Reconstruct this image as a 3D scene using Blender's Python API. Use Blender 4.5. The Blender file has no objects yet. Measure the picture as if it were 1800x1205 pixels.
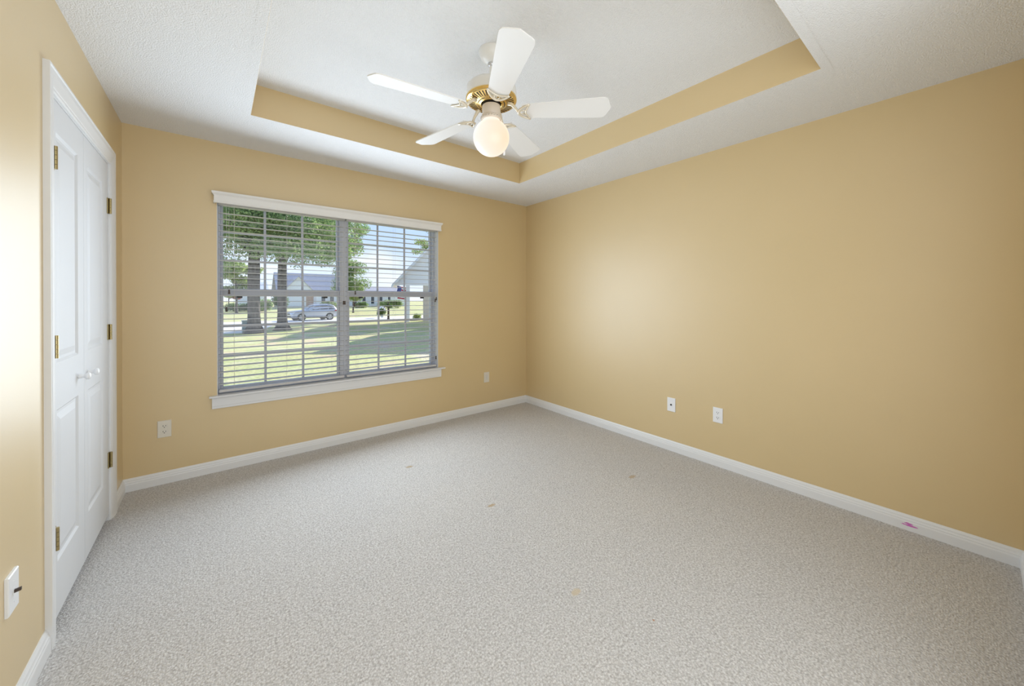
import bpy, bmesh, math, random
from mathutils import Vector, Matrix
C = bpy.context.scene.collection
SC = bpy.context.scene
PI = math.pi
random.seed(7)

# ------------------------------------------------------------------ camera
F_PX, CY, YAW, PITCH, ROLL, CAM_H = 651.108, 528.518, .6726, .0052, .002, 1.285
s, c = math.sin, math.cos
Fw = Vector((s(YAW)*c(PITCH), c(YAW)*c(PITCH), -s(PITCH)))
R0 = Vector((c(YAW), -s(YAW), 0)); U0 = R0.cross(Fw)
Rt = R0*c(ROLL)+U0*s(ROLL); Up = -R0*s(ROLL)+U0*c(ROLL)
cam = bpy.data.cameras.new('camera'); camo = bpy.data.objects.new('camera', cam); C.objects.link(camo)
m = Matrix((Rt, Up, -Fw)).transposed().to_4x4(); m.translation = Vector((0, 0, CAM_H)); camo.matrix_world = m
cam.sensor_fit = 'HORIZONTAL'; cam.sensor_width = 36; cam.lens = 36*F_PX/1800
cam.shift_y = (CY-602.5)/1800; cam.clip_start = .02; cam.clip_end = 600
SC.camera = camo

# ------------------------------------------------------------------ exposure
vs = SC.view_settings
vs.view_transform = 'Standard'; vs.look = 'None'; vs.gamma = 1; vs.exposure = 0.0; vs.use_curve_mapping = False
SC.cycles.max_bounces = 10; SC.cycles.diffuse_bounces = 6; SC.cycles.transparent_max_bounces = 16
SC.cycles.sample_clamp_indirect = 6

# ------------------------------------------------------------------ sky
W = bpy.data.worlds.new('sky'); SC.world = W; W.use_nodes = True
wn = W.node_tree.nodes; wl = W.node_tree.links; wn.clear()
wo = wn.new('ShaderNodeOutputWorld'); wb = wn.new('ShaderNodeBackground'); wb.inputs[1].default_value = 1.25
wt = wn.new('ShaderNodeTexCoord'); sx = wn.new('ShaderNodeSeparateXYZ'); wl.new(wt.outputs['Generated'], sx.inputs[0])
cr = wn.new('ShaderNodeValToRGB'); wl.new(sx.outputs['Z'], cr.inputs[0])
e = cr.color_ramp.elements; e[0].position = 0.0; e[0].color = (.80, .86, .95, 1); e[1].position = .6; e[1].color = (.20, .38, .82, 1)
q = e.new(.12); q.color = (.58, .72, .95, 1); q = e.new(.28); q.color = (.40, .60, .95, 1)
mp = wn.new('ShaderNodeMapping'); mp.inputs['Scale'].default_value = (1, 1, 2.6); wl.new(wt.outputs['Generated'], mp.inputs[0])
cn = wn.new('ShaderNodeTexNoise'); cn.inputs['Scale'].default_value = 4.5; cn.inputs['Detail'].default_value = 6; wl.new(mp.outputs[0], cn.inputs['Vector'])
c2 = wn.new('ShaderNodeValToRGB'); c2.color_ramp.elements[0].position = .48; c2.color_ramp.elements[1].position = .72; wl.new(cn.outputs['Fac'], c2.inputs[0])
wm = wn.new('ShaderNodeMixRGB'); wl.new(c2.outputs[0], wm.inputs[0]); wl.new(cr.outputs[0], wm.inputs[1]); wm.inputs[2].default_value = (.95, .96, 1, 1)
wl.new(wm.outputs[0], wb.inputs[0]); wl.new(wb.outputs[0], wo.inputs[0])

# ------------------------------------------------------------------ sun, daylight and fill
def lamp(name, typ, loc, energy, col=(1, 1, 1), rot=None, **k):
    l = bpy.data.lights.new(name, typ); l.energy = energy; l.color = col
    for a, b in k.items(): setattr(l, a, b)
    o = bpy.data.objects.new(name, l); o.location = loc; C.objects.link(o)
    if rot is not None: o.rotation_euler = rot
    return o
SUN_AZ, SUN_EL = math.radians(35), math.radians(24)
sd = Vector((c(SUN_AZ)*c(SUN_EL), s(SUN_AZ)*c(SUN_EL), s(SUN_EL)))
so = lamp('sun', 'SUN', (20, 20, 30), 9.0, (1, .93, .80), angle=.01)
so.rotation_euler = sd.to_track_quat('Z', 'Y').to_euler()
# daylight entering by the window, and a fill lamp added behind the camera
lamp('window_daylight', 'AREA', (.905, 3.385, 1.28), 42, (.77, .885, 1.0), (-PI/2, 0, math.radians(5)), shape='RECTANGLE', size=1.75, size_y=1.36, spread=math.radians(172))
lamp('fill_light', 'AREA', (.8, -.12, 1.35), 31, (.82, .91, 1), (PI/2, 0, 0), shape='RECTANGLE', size=2.2, size_y=1.9)

# ------------------------------------------------------------------ materials
def mat(name, col, rough=.5, metal=0, spec=.5, fn=None, **k):
    M_ = bpy.data.materials.new(name); M_.use_nodes = True
    nt = M_.node_tree; b = nt.nodes['Principled BSDF']
    b.inputs['Base Color'].default_value = (*col, 1); b.inputs['Roughness'].default_value = rough
    b.inputs['Metallic'].default_value = metal; b.inputs['Specular IOR Level'].default_value = spec
    for a, v in k.items(): b.inputs[a.replace('_', ' ')].default_value = v
    if fn: fn(nt, b)
    return M_
def nz(nt, scale, detail=2, typ='ShaderNodeTexNoise', coord='Object', vscale=None):
    t = nt.nodes.new('ShaderNodeTexCoord'); n = nt.nodes.new(typ); n.inputs['Scale'].default_value = scale
    if typ == 'ShaderNodeTexNoise': n.inputs['Detail'].default_value = detail
    v = t.outputs[coord]
    if vscale:
        mm = nt.nodes.new('ShaderNodeMapping'); mm.inputs['Scale'].default_value = vscale; nt.links.new(v, mm.inputs[0]); v = mm.outputs[0]
    nt.links.new(v, n.inputs['Vector']); return n
def bump(nt, b, out, strength, dist):
    bp = nt.nodes.new('ShaderNodeBump'); bp.inputs['Strength'].default_value = strength; bp.inputs['Distance'].default_value = dist
    nt.links.new(out, bp.inputs['Height']); nt.links.new(bp.outputs[0], b.inputs['Normal'])
def ramp(nt, out, stops):
    r = nt.nodes.new('ShaderNodeValToRGB'); el = r.color_ramp.elements
    while len(el) < len(stops): el.new(.5)
    for x, (p, col) in zip(el, stops): x.position = p; x.color = (*col, 1)
    nt.links.new(out, r.inputs[0]); return r.outputs[0]
def noisecol(scale, a, bcol, detail=3, lo=.35, hi=.65, bs=0, bd=.01, vscale=None):
    def fn(nt, b):
        n = nz(nt, scale, detail, vscale=vscale)
        nt.links.new(ramp(nt, n.outputs['Fac'], [(lo, a), (hi, bcol)]), b.inputs['Base Color'])
        if bs: bump(nt, b, n.outputs['Fac'], bs, bd)
    return fn
def mixc(nt, fac, a, bcol):
    mx = nt.nodes.new('ShaderNodeMixRGB'); nt.links.new(fac, mx.inputs[0])
    for i, v in ((1, a), (2, bcol)):
        if isinstance(v, tuple): mx.inputs[i].default_value = (*v, 1)
        else: nt.links.new(v, mx.inputs[i])
    return mx.outputs[0]
def spot_mask(nt, centre, scale, soft=.35):
    """round mask about a point in object space, ragged by noise"""
    t = nt.nodes.new('ShaderNodeTexCoord'); mm = nt.nodes.new('ShaderNodeMapping')
    mm.vector_type = 'POINT'
    sc = [1/x for x in scale]; mm.inputs['Scale'].default_value = sc
    mm.inputs['Location'].default_value = [-a*b_ for a, b_ in zip(centre, sc)]
    nt.links.new(t.outputs['Object'], mm.inputs[0])
    ln = nt.nodes.new('ShaderNodeVectorMath'); ln.operation = 'LENGTH'; nt.links.new(mm.outputs[0], ln.inputs[0])
    n = nz(nt, 90, 2); ad = nt.nodes.new('ShaderNodeMath'); ad.operation = 'ADD'; nt.links.new(ln.outputs['Value'], ad.inputs[0]); nt.links.new(n.outputs['Fac'], ad.inputs[1])
    mr = nt.nodes.new('ShaderNodeMapRange'); mr.inputs['From Min'].default_value = 1.5; mr.inputs['From Max'].default_value = 1.5-soft
    nt.links.new(ad.outputs[0], mr.inputs['Value']); return mr.outputs['Result']

def f_wall(nt, b):
    n = nz(nt, 140, 3); bump(nt, b, n.outputs['Fac'], .10, .002)
    n2 = nz(nt, 1.6, 2); nt.links.new(ramp(nt, n2.outputs['Fac'], [(.3, (.628, .474, .236)), (.7, (.648, .490, .250))]), b.inputs['Base Color'])
def f_pop(nt, b):
    n = nz(nt, 260, 3); n2 = nz(nt, 170, 2, 'ShaderNodeTexVoronoi')
    ad = nt.nodes.new('ShaderNodeMath'); ad.operation = 'SUBTRACT'; nt.links.new(n.outputs['Fac'], ad.inputs[0]); nt.links.new(n2.outputs['Distance'], ad.inputs[1])
    bump(nt, b, ad.outputs[0], .55, .007)
def f_carpet(nt, b):
    v = nz(nt, 150, 2, 'ShaderNodeTexVoronoi'); v.inputs['Randomness'].default_value = .8
    n = nz(nt, 120, 3); big = nz(nt, 1.1, 3)
    base = ramp(nt, n.outputs['Fac'], [(.30, (.50, .478, .465)), (.5, (.67, .652, .645)), (.68, (.79, .78, .775))])
    dark = ramp(nt, v.outputs['Distance'], [(.2, (1, 1, 1)), (.8, (.72, .71, .70))])
    mu = nt.nodes.new('ShaderNodeMixRGB'); mu.blend_type = 'MULTIPLY'; mu.inputs[0].default_value = 1
    nt.links.new(base, mu.inputs[1]); nt.links.new(dark, mu.inputs[2])
    m2 = nt.nodes.new('ShaderNodeMixRGB'); m2.blend_type = 'MULTIPLY'; m2.inputs[0].default_value = 1
    nt.links.new(mu.outputs[0], m2.inputs[1]); nt.links.new(ramp(nt, big.outputs['Fac'], [(.3, (.95, .95, .95)), (.7, (1, .99, .97))]), m2.inputs[2])
    col = m2.outputs[0]
    for (x, y, rx, ry, cc) in STAINS:
        col = mixc(nt, spot_mask(nt, (x, y, 0), (rx, ry, .2)), col, cc)
    nt.links.new(col, b.inputs['Base Color'])
    su = nt.nodes.new('ShaderNodeMath'); su.operation = 'SUBTRACT'; su.inputs[0].default_value = 1; nt.links.new(v.outputs['Distance'], su.inputs[1])
    bump(nt, b, su.outputs[0], .5, .008)
STAINS = [(1.335, 1.877, .030, .016, (.46, .36, .25)), (1.23, 1.09, .030, .018, (.56, .48, .37)), (1.366, .80, .005, .005, (.45, .25, .16)), (1.15, 2.7, .03, .02, (.45, .36, .26)), (2.35, 1.55, .04, .02, (.47, .38, .28))]
def f_base(nt, b):
    col = mixc(nt, spot_mask(nt, (3.008, .230, .039), (.05, .020, .006), .3), (.75, .755, .765), (.60, .16, .50))
    col = mixc(nt, spot_mask(nt, (3.008, .226, .030), (.05, .034, .0055), .3), col, (.60, .16, .50))
    nt.links.new(col, b.inputs['Base Color'])
def f_grain(nt, b):
    n = nz(nt, 30, 4, vscale=(1, 8, .6)); bump(nt, b, n.outputs['Fac'], .12, .002)
def f_grass(nt, b):
    n = nz(nt, .55, 5); n2 = nz(nt, 9, 3)
    c1 = ramp(nt, n.outputs['Fac'], [(.30, (.68, .52, .42)), (.42, (.60, .56, .32)), (.56, (.52, .55, .29)), (.70, (.72, .62, .50))])
    mu = nt.nodes.new('ShaderNodeMixRGB'); mu.blend_type = 'MULTIPLY'; mu.inputs[0].default_value = 1
    nt.links.new(c1, mu.inputs[1]); nt.links.new(ramp(nt, n2.outputs['Fac'], [(.3, (.72, .74, .66)), (.7, (1.1, 1.1, 1.0))]), mu.inputs[2])
    nt.links.new(mu.outputs[0], b.inputs['Base Color']); bump(nt, b, n2.outputs['Fac'], .4, .05)
def f_brick(nt, b):
    t = nt.nodes.new('ShaderNodeTexCoord'); k = nt.nodes.new('ShaderNodeTexBrick'); k.inputs['Scale'].default_value = 4
    k.inputs['Color1'].default_value = (.36, .20, .15, 1); k.inputs['Color2'].default_value = (.45, .30, .23, 1); k.inputs['Mortar'].default_value = (.55, .5, .45, 1)
    nt.links.new(t.outputs['Object'], k.inputs['Vector']); nt.links.new(k.outputs['Color'], b.inputs['Base Color'])
def f_siding(col):
    def fn(nt, b):
        w = nz(nt, 3.2, typ='ShaderNodeTexWave'); w.bands_direction = 'Z'; w.wave_profile = 'SAW'
        nt.links.new(ramp(nt, w.outputs['Fac'], [(.0, tuple(x*.82 for x in col)), (.25, col)]), b.inputs['Base Color'])
    return fn
def leafmat(name, a, bcol):
    M_ = bpy.data.materials.new(name); M_.use_nodes = True; nt = M_.node_tree; nt.nodes.clear()
    o = nt.nodes.new('ShaderNodeOutputMaterial'); d = nt.nodes.new('ShaderNodeBsdfDiffuse'); t = nt.nodes.new('ShaderNodeBsdfTranslucent'); mx = nt.nodes.new('ShaderNodeMixShader')
    n = nz(nt, 1.3, 4); col = ramp(nt, n.outputs['Fac'], [(.32, a), (.66, bcol)])
    nt.links.new(col, d.inputs[0]); nt.links.new(col, t.inputs[0]); mx.inputs[0].default_value = .38
    nt.links.new(d.outputs[0], mx.inputs[1]); nt.links.new(t.outputs[0], mx.inputs[2]); nt.links.new(mx.outputs[0], o.inputs[0]); return M_
def glassmat(name, tint=(1, 1, 1), refl=.05):
    M_ = bpy.data.materials.new(name); M_.use_nodes = True; nt = M_.node_tree; nt.nodes.clear()
    o = nt.nodes.new('ShaderNodeOutputMaterial'); t = nt.nodes.new('ShaderNodeBsdfTransparent'); g = nt.nodes.new('ShaderNodeBsdfGlossy'); mx = nt.nodes.new('ShaderNodeMixShader')
    t.inputs[0].default_value = (*tint, 1); g.inputs['Roughness'].default_value = .02; mx.inputs[0].default_value = refl
    nt.links.new(t.outputs[0], mx.inputs[1]); nt.links.new(g.outputs[0], mx.inputs[2]); nt.links.new(mx.outputs[0], o.inputs[0]); return M_
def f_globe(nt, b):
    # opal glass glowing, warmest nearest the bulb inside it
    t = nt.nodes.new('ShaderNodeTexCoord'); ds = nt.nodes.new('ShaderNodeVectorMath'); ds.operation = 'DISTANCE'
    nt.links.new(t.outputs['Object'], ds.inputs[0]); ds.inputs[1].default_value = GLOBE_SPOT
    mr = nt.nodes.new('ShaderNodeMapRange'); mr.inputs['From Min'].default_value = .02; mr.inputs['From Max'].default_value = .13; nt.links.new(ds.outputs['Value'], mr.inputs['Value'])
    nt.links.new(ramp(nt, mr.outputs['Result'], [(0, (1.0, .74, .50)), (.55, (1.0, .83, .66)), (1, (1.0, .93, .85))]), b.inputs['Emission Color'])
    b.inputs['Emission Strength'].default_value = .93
GLOBE_SPOT = (.02, -.06, -.48)
M = {}
M['wall'] = mat('tan_wall_paint', (.60, .42, .21), .42, spec=.6, fn=f_wall, Coat_Weight=1.0, Coat_Roughness=.54, Coat_IOR=1.8)
M['ceil'] = mat('popcorn_ceiling', (.82, .826, .84), .9, spec=.2, fn=f_pop)
M['carpet'] = mat('beige_loop_carpet', (.55, .5, .45), .95, spec=.1, fn=f_carpet)
M['trim'] = mat('white_trim_paint', (.75, .755, .765), .35)
M['basep'] = mat('white_baseboard_paint', (.75, .755, .765), .38, fn=f_base)
M['door'] = mat('white_door_paint', (.68, .69, .71), .5, spec=.35, fn=f_grain)
M['vinyl'] = mat('grey_window_vinyl', (.58, .60, .66), .45)
M['slat'] = mat('white_blind_slat', (.56, .55, .545), .45)
M['valance'] = mat('white_valance', (.80, .79, .77), .4)
M['cord'] = mat('white_cord', (.7, .68, .64), .8)
M['tassel'] = mat('brown_tassel', (.06, .04, .03), .4)
M['black'] = mat('black_plastic', (.015, .015, .015), .4)
M['dark'] = mat('dark_recess', (.02, .018, .016), .8)
M['plate'] = mat('white_plate_plastic', (.82, .83, .85), .3)
M['ivory'] = mat('almond_plate_plastic', (.72, .68, .60), .3)
M['brass'] = mat('polished_brass', (.83, .60, .24), .22, metal=1)
M['hinge'] = mat('aged_brass', (.42, .34, .17), .35, metal=1)
M['fanwhite'] = mat('fan_white_enamel', (.78, .77, .74), .3)
M['almond'] = mat('almond_enamel', (.66, .59, .51), .35)
M['blade'] = mat('fan_blade_white', (.84, .84, .84), .42)
M['iron'] = mat('cream_blade_iron', (.80, .74, .62), .28, metal=.35)
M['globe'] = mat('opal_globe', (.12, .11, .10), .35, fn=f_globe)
M['glass'] = glassmat('window_glass', (.97, .985, .985), .03)
M['carglass'] = mat('car_glass', (.03, .045, .07), .08, spec=.8)
M['grass'] = mat('lawn_grass', (.4, .42, .16), .95, spec=.1, fn=f_grass)
M['road'] = mat('pale_concrete', (.66, .65, .66), .9, fn=noisecol(2, (.60, .59, .60), (.72, .71, .71)))
M['bark'] = mat('grey_bark', (.2, .17, .15), .95, fn=noisecol(9, (.05, .04, .038), (.17, .145, .14), 6, bs=.8, bd=.05, vscale=(1, 1, .25)))
M['leafA'] = leafmat('oak_leaves', (.13, .23, .11), (.48, .60, .27))
M['leafB'] = leafmat('pale_leaves', (.20, .30, .10), (.48, .56, .24))
M['leafC'] = leafmat('dark_hedge_leaves', (.06, .13, .06), (.18, .30, .11))
M['leafR'] = leafmat('red_leaves', (.32, .10, .08), (.50, .24, .18))
M['silver'] = mat('silver_car_paint', (.52, .54, .58), .28, metal=.55)
M['tyre'] = mat('tyre_rubber', (.025, .025, .028), .8)
M['rim'] = mat('alloy_rim', (.62, .63, .66), .3, metal=.7)
M['red'] = mat('red_lens', (.55, .02, .03), .25)
M['lens'] = mat('clear_lens', (.75, .8, .88), .15)
M['siding'] = mat('white_siding', (.78, .79, .82), .7, fn=f_siding((.80, .81, .84)))
M['hwhite'] = mat('white_house_paint', (.82, .83, .86), .6)
M['shingle'] = mat('grey_shingle', (.5, .47, .5), .9, fn=noisecol(8, (.44, .42, .45), (.56, .53, .56)))
M['brick'] = mat('house_brick', (.4, .25, .2), .9, fn=f_brick)
M['pane'] = mat('house_window_pane', (.05, .07, .10), .1)
M['teal'] = mat('green_grey_metal', (.30, .38, .38), .6)
M['flagr'] = mat('flag_red', (.55, .05, .08), .8)
M['flagw'] = mat('flag_white', (.85, .85, .88), .8)
M['flagb'] = mat('flag_blue', (.06, .09, .30), .8)

# ------------------------------------------------------------------ mesh helpers
def wloc(o):
    v = Vector((0, 0, 0))
    while o is not None: v += o.location; o = o.parent
    return v
def tag(o, label=None, cat=None, group=None, kind=None):
    if label: o['label'] = label
    if cat: o['category'] = cat
    if group: o['group'] = group
    if kind: o['kind'] = kind
    return o
def thing(name, label, cat, loc=(0, 0, 0), group=None, kind=None):
    o = bpy.data.objects.new(name, None); o.empty_display_size = .1; C.objects.link(o); o.location = loc
    return tag(o, label, cat, group, kind)
class MB:
    def __init__(self): self.v = []; self.f = []
    def add(self, vs, fs):
        n = len(self.v); self.v += [tuple(x) for x in vs]; self.f += [tuple(i+n for i in f) for f in fs]; return self
    def box(self, x0, x1, y0, y1, z0, z1, M4=None):
        v = [(x, y, z) for z in (z0, z1) for y in (y0, y1) for x in (x0, x1)]
        if M4 is not None: v = [M4 @ Vector(p) for p in v]
        return self.add(v, [(0, 2, 3, 1), (4, 5, 7, 6), (0, 1, 5, 4), (2, 6, 7, 3), (0, 4, 6, 2), (1, 3, 7, 5)])
    def loft(self, rings, closed=True, caps=True):
        n = len(rings[0]); v = [p for r in rings for p in r]; f = []
        for i in range(len(rings)-1):
            for j in range(n if closed else n-1):
                k = (j+1) % n; f.append((i*n+j, i*n+k, (i+1)*n+k, (i+1)*n+j))
        if caps and closed: f += [tuple(range(n))[::-1], tuple((len(rings)-1)*n+j for j in range(n))]
        return self.add(v, f)
    def lathe(self, prof, ctr=(0, 0, 0), n=32, M4=None, caps=False):
        rings = []
        for r, z in prof:
            rg = [Vector((r*c(2*PI*j/n), r*s(2*PI*j/n), z)) for j in range(n)]
            rings.append([(M4 @ p if M4 is not None else p) + Vector(ctr) for p in rg])
        return self.loft(rings, True, caps)
    def tube(self, pts, r, n=8, closed=False):
        pts = [Vector(p) for p in pts]; rs = r if isinstance(r, (list, tuple)) else [r]*len(pts); rings = []
        for i, p in enumerate(pts):
            a = pts[max(i-1, 0)]; b_ = pts[min(i+1, len(pts)-1)]
            if closed: a = pts[i-1]; b_ = pts[(i+1) % len(pts)]
            t = (b_-a).normalized(); u = t.cross(Vector((0, 0, 1)) if abs(t.z) < .9 else Vector((1, 0, 0))).normalized(); w = t.cross(u)
            rings.append([p + (u*c(2*PI*j/n)+w*s(2*PI*j/n))*rs[i] for j in range(n)])
        if closed: rings.append(rings[0])
        return self.loft(rings, True, not closed)
    def prism(self, poly, h, fn):
        """poly in 2D, extruded by h; fn(x,y,t) -> 3D"""
        a = [fn(x, y, 0) for x, y in poly]; b_ = [fn(x, y, h) for x, y in poly]
        return self.loft([a, b_])
    def build(self, name, material, parent=None, smooth=False, bevel=0, kind=None, auto=None):
        off = wloc(parent)
        me = bpy.data.meshes.new(name); me.from_pydata([tuple(Vector(p)-off) for p in self.v], [], self.f); me.update()
        bm = bmesh.new(); bm.from_mesh(me); bmesh.ops.recalc_face_normals(bm, faces=bm.faces); bm.to_mesh(me); bm.free()
        me.materials.append(material)
        if smooth:
            for p in me.polygons: p.use_smooth = True
        if auto is not None and smooth: me.set_sharp_from_angle(angle=math.radians(auto))
        o = bpy.data.objects.new(name, me); C.objects.link(o); o.parent = parent
        if bevel:
            bv = o.modifiers.new('bevel', 'BEVEL'); bv.width = bevel; bv.segments = 2; bv.limit_method = 'ANGLE'
        if kind: o['kind'] = kind
        return o
def box(name, x0, x1, y0, y1, z0, z1, m_, parent=None, bevel=0, kind=None):
    return MB().box(x0, x1, y0, y1, z0, z1).build(name, m_, parent, bevel=bevel, kind=kind)
def copy_tree(o, parent=None):
    k = o.copy(); C.objects.link(k); k.parent = parent
    for ch in [x for x in C.objects if x.parent == o]: copy_tree(ch, k)
    return k

# ------------------------------------------------------------------ room dimensions
XL, XR, YB, YN, H = -.4897, 3.0235, 3.513, -.1506, 2.44
TX0, TX1, TY0, TY1, TH = .168, 2.3693, .4933, 2.8586, .2011
OX0, OX1, OZ0, OZ1 = .0, 1.81, .5655, 2.06          # window opening
T = .17
box('floor', XL-.6, XR+.12, YN-.12, YB+T, -.12, 0, M['carpet'], kind='structure')
w = MB(); w.box(XL-.6, OX0, YB, YB+T, 0, H+TH+.1).box(OX1, XR+.12, YB, YB+T, 0, H+TH+.1).box(OX0, OX1, YB, YB+T, 0, OZ0-.013).box(OX0, OX1, YB, YB+T, OZ1, H+TH+.1)
w.build('wall_back', M['wall'], kind='structure')
box('wall_right', XR, XR+.12, YN-.12, YB, 0, H+.3, M['wall'], kind='structure')
box('wall_front', XL-.12, XR, YN-.12, YN, 0, H+.3, M['wall'], kind='structure')
CY0, CY1, CZ = 2.182, 3.128, 2.062                   # closet opening
w = MB(); w.box(XL-.12, XL, YN, CY0, 0, H+.3).box(XL-.12, XL, CY1, YB, 0, H+.3).box(XL-.12, XL, CY0, CY1, CZ, H+.3)
w.build('wall_left', M['wall'], kind='structure')
box('wall_closet', XL-.6, XL-.5, CY0-.2, YB, 0, CZ+.3, M['wall'], kind='structure')
# ceiling: lower border, raised tray and the tan band between them
w = MB(); w.box(XL-.6, XR, TY1, YB, H, H+.012).box(XL-.6, XR, YN, TY0, H, H+.012).box(XL-.6, TX0, TY0, TY1, H, H+.012).box(TX1, XR, TY0, TY1, H, H+.012)
w.build('ceiling', M['ceil'], kind='structure')
box('ceiling_tray', XL-.1, XR, YN, YB, H+TH, H+TH+.1, M['ceil'], kind='structure')
w = MB(); t_ = .012
w.box(TX0-t_, TX1+t_, TY1-.001, TY1+t_, H+.0005, H+TH).box(TX0-t_, TX1+t_, TY0-t_, TY0+.001, H+.0005, H+TH).box(TX0-t_, TX0+.001, TY0+.001, TY1-.001, H+.0005, H+TH).box(TX1-.001, TX1+t_, TY0+.001, TY1-.001, H+.0005, H+TH)
w.build('wall_tray', M['wall'], kind='structure')
# corner bead along the tray's edges
w = MB(); w.box(TX0-.045, TX1+.045, TY0-.04, TY0-.0005, H-.0015, H+.02).box(TX0-.04, TX0-.0005, TY0, TY1, H-.001, H+.02)
w.build('trim_1', M['ceil'], kind='structure')
# baseboards
BBP = [(0, 0), (.015, 0), (.015, .045), (.0135, .050), (.0125, .0515), (.0125, .058), (.010, .062), (.0085, .068), (.0085, .072), (.005, .079), (.003, .084), (0, .084)]
def baseboard(name, p0, p1, nrm, e0=0, e1=0):
    """profile swept from p0 to p1; nrm points into the room; e0/e1 shear the ends for mitres"""
    p0 = Vector(p0); p1 = Vector(p1); d = (p1-p0).normalized(); n = Vector(nrm); w = MB()
    w.loft([[p0+n*t-d*(e0*t)+Vector((0, 0, z)) for t, z in BBP], [p1+n*t+d*(e1*t)+Vector((0, 0, z)) for t, z in BBP]])
    return w.build(name, M['basep'], kind='structure')
baseboard('baseboard_back', (XL, YB, 0), (XR, YB, 0), (0, -1, 0), -1, -1)
baseboard('baseboard_right', (XR, YB, 0), (XR, YN, 0), (-1, 0, 0), -1, -1)
baseboard('baseboard_front', (XR, YN, 0), (XL, YN, 0), (0, 1, 0), -1, -1)
baseboard('baseboard_left', (XL, YN, 0), (XL, CY0-.083, 0), (1, 0, 0), -1, 0)
baseboard('baseboard_closet', (XL, CY1+.087, 0), (XL, YB, 0), (1, 0, 0), 0, -1)

# ------------------------------------------------------------------ closet casing and doors
CP = [(0, 0), (0, .006), (.006, .009), (.014, .009), (.018, .011), (.036, .0145), (.052, .018), (.070, .018), (.074, .015), (.078, .018), (.085, .018), (.085, 0)]
w = MB()
rings = [[(XL+t, CY0-o, 0) for o, t in CP], [(XL+t, CY0-o, CZ+o) for o, t in CP], [(XL+t, CY1+o, CZ+o) for o, t in CP], [(XL+t, CY1+o, 0) for o, t in CP]]
w.loft(rings); w.build('trim_2', M['trim'], kind='structure')
w = MB(); w.box(XL-.12, XL, CY0, CY0+.004, 0, CZ).box(XL-.12, XL, CY1-.004, CY1, 0, CZ).box(XL-.12, XL, CY0+.004, CY1-.004, CZ-.006, CZ)
w.build('trim_3', M['trim'], kind='structure')
def door_leaf(name, y0, y1, panels, z0=.038, z1=2.054):
    root = thing(name, None, None, (XL, (y0+y1)/2, 0), kind='structure')
    w = MB(); xf = XL-.002; py0, py1 = panels[0][0], panels[0][1]
    ys = [y0, py0, py1, y1]; zs = [z0, panels[1][2], panels[1][3], panels[0][2], panels[0][3], z1]
    for i in range(3):
        for j in range(5):
            a, b_, d, e_ = ys[i], ys[i+1], zs[j], zs[j+1]
            if i == 1 and j in (1, 3):
                r = []
                for ins, dep in ((0, 0), (.009, -.0075), (.020, -.0075), (.046, -.0005)):
                    r.append([(xf+dep, a+ins, d+ins), (xf+dep, b_-ins, d+ins), (xf+dep, b_-ins, e_-ins), (xf+dep, a+ins, e_-ins)])
                w.loft(r, True, False); w.add(r[-1], [(0, 1, 2, 3)])
            else: w.add([(xf, a, d), (xf, b_, d), (xf, b_, e_), (xf, a, e_)], [(0, 1, 2, 3)])
    xb = XL-.037
    w.add([(xf, y0, z0), (xf, y1, z0), (xf, y1, z1), (xf, y0, z1), (xb, y0, z0), (xb, y1, z0), (xb, y1, z1), (xb, y0, z1)], [(4, 7, 6, 5), (0, 1, 5, 4), (1, 2, 6, 5), (2, 3, 7, 6), (3, 0, 4, 7)])
    w.build('door_panel', M['door'], root)
    return root
def hinge(root, y, side, zc):
    """barrel proud of the door edge with a leaf on either side; side = +1 when the casing is toward +y"""
    w = MB(); x = XL+.009; hh = .044
    for k in range(5): w.lathe([(0, zc-hh+k*.0177), (.0062, zc-hh+k*.0177+.0006), (.0062, zc-hh+(k+1)*.0177-.0006), (0, zc-hh+(k+1)*.0177)], (x, y, 0), 12)
    h = w.build('hinge', M['hinge'], root, smooth=True, auto=40)
    w = MB(); w.box(XL-.0015, XL+.003, y-.019, y+.019, zc-hh, zc+hh); w.build('hinge_plate', M['hinge'], h)
    w = MB()
    for k in (1, 3): w.box(XL+.003, XL+.0036, y+side*.008-.0025, y+side*.008+.0025, zc-hh+k*.0177, zc-hh+(k+1)*.0177)
    w.build('hinge_gap', M['dark'], h)
def knob(root, y, z):
    w = MB(); R_ = Matrix.Rotation(PI/2, 4, 'Y')
    w.lathe([(0, 0), (.011, 0), (.0105, .003), (.0085, .008), (.0075, .016), (.009, .020), (.0145, .024), (.0165, .029), (.0155, .034), (.010, .038), (0, .0392)], (XL-.002, y, z), 24, R_)
    w.build('knob', M['plate'], root, smooth=True)
d1 = door_leaf('door_1', CY0+.006, 2.6265, [(2.245, 2.535, 1.031, 1.933), (2.245, 2.535, .250, .846)])
d2 = door_leaf('door_2', 2.6295, CY1-.006, [(2.692, 2.990, 1.031, 1.922), (2.692, 2.990, .243, .840)])
for z in (1.82, 1.098, .362): hinge(d1, CY0+.010, -1, z)
for z in (1.815, 1.090, .352): hinge(d2, CY1-.010, 1, z)
knob(d1, 2.535, .930); knob(d2, 2.690, .926)

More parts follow.
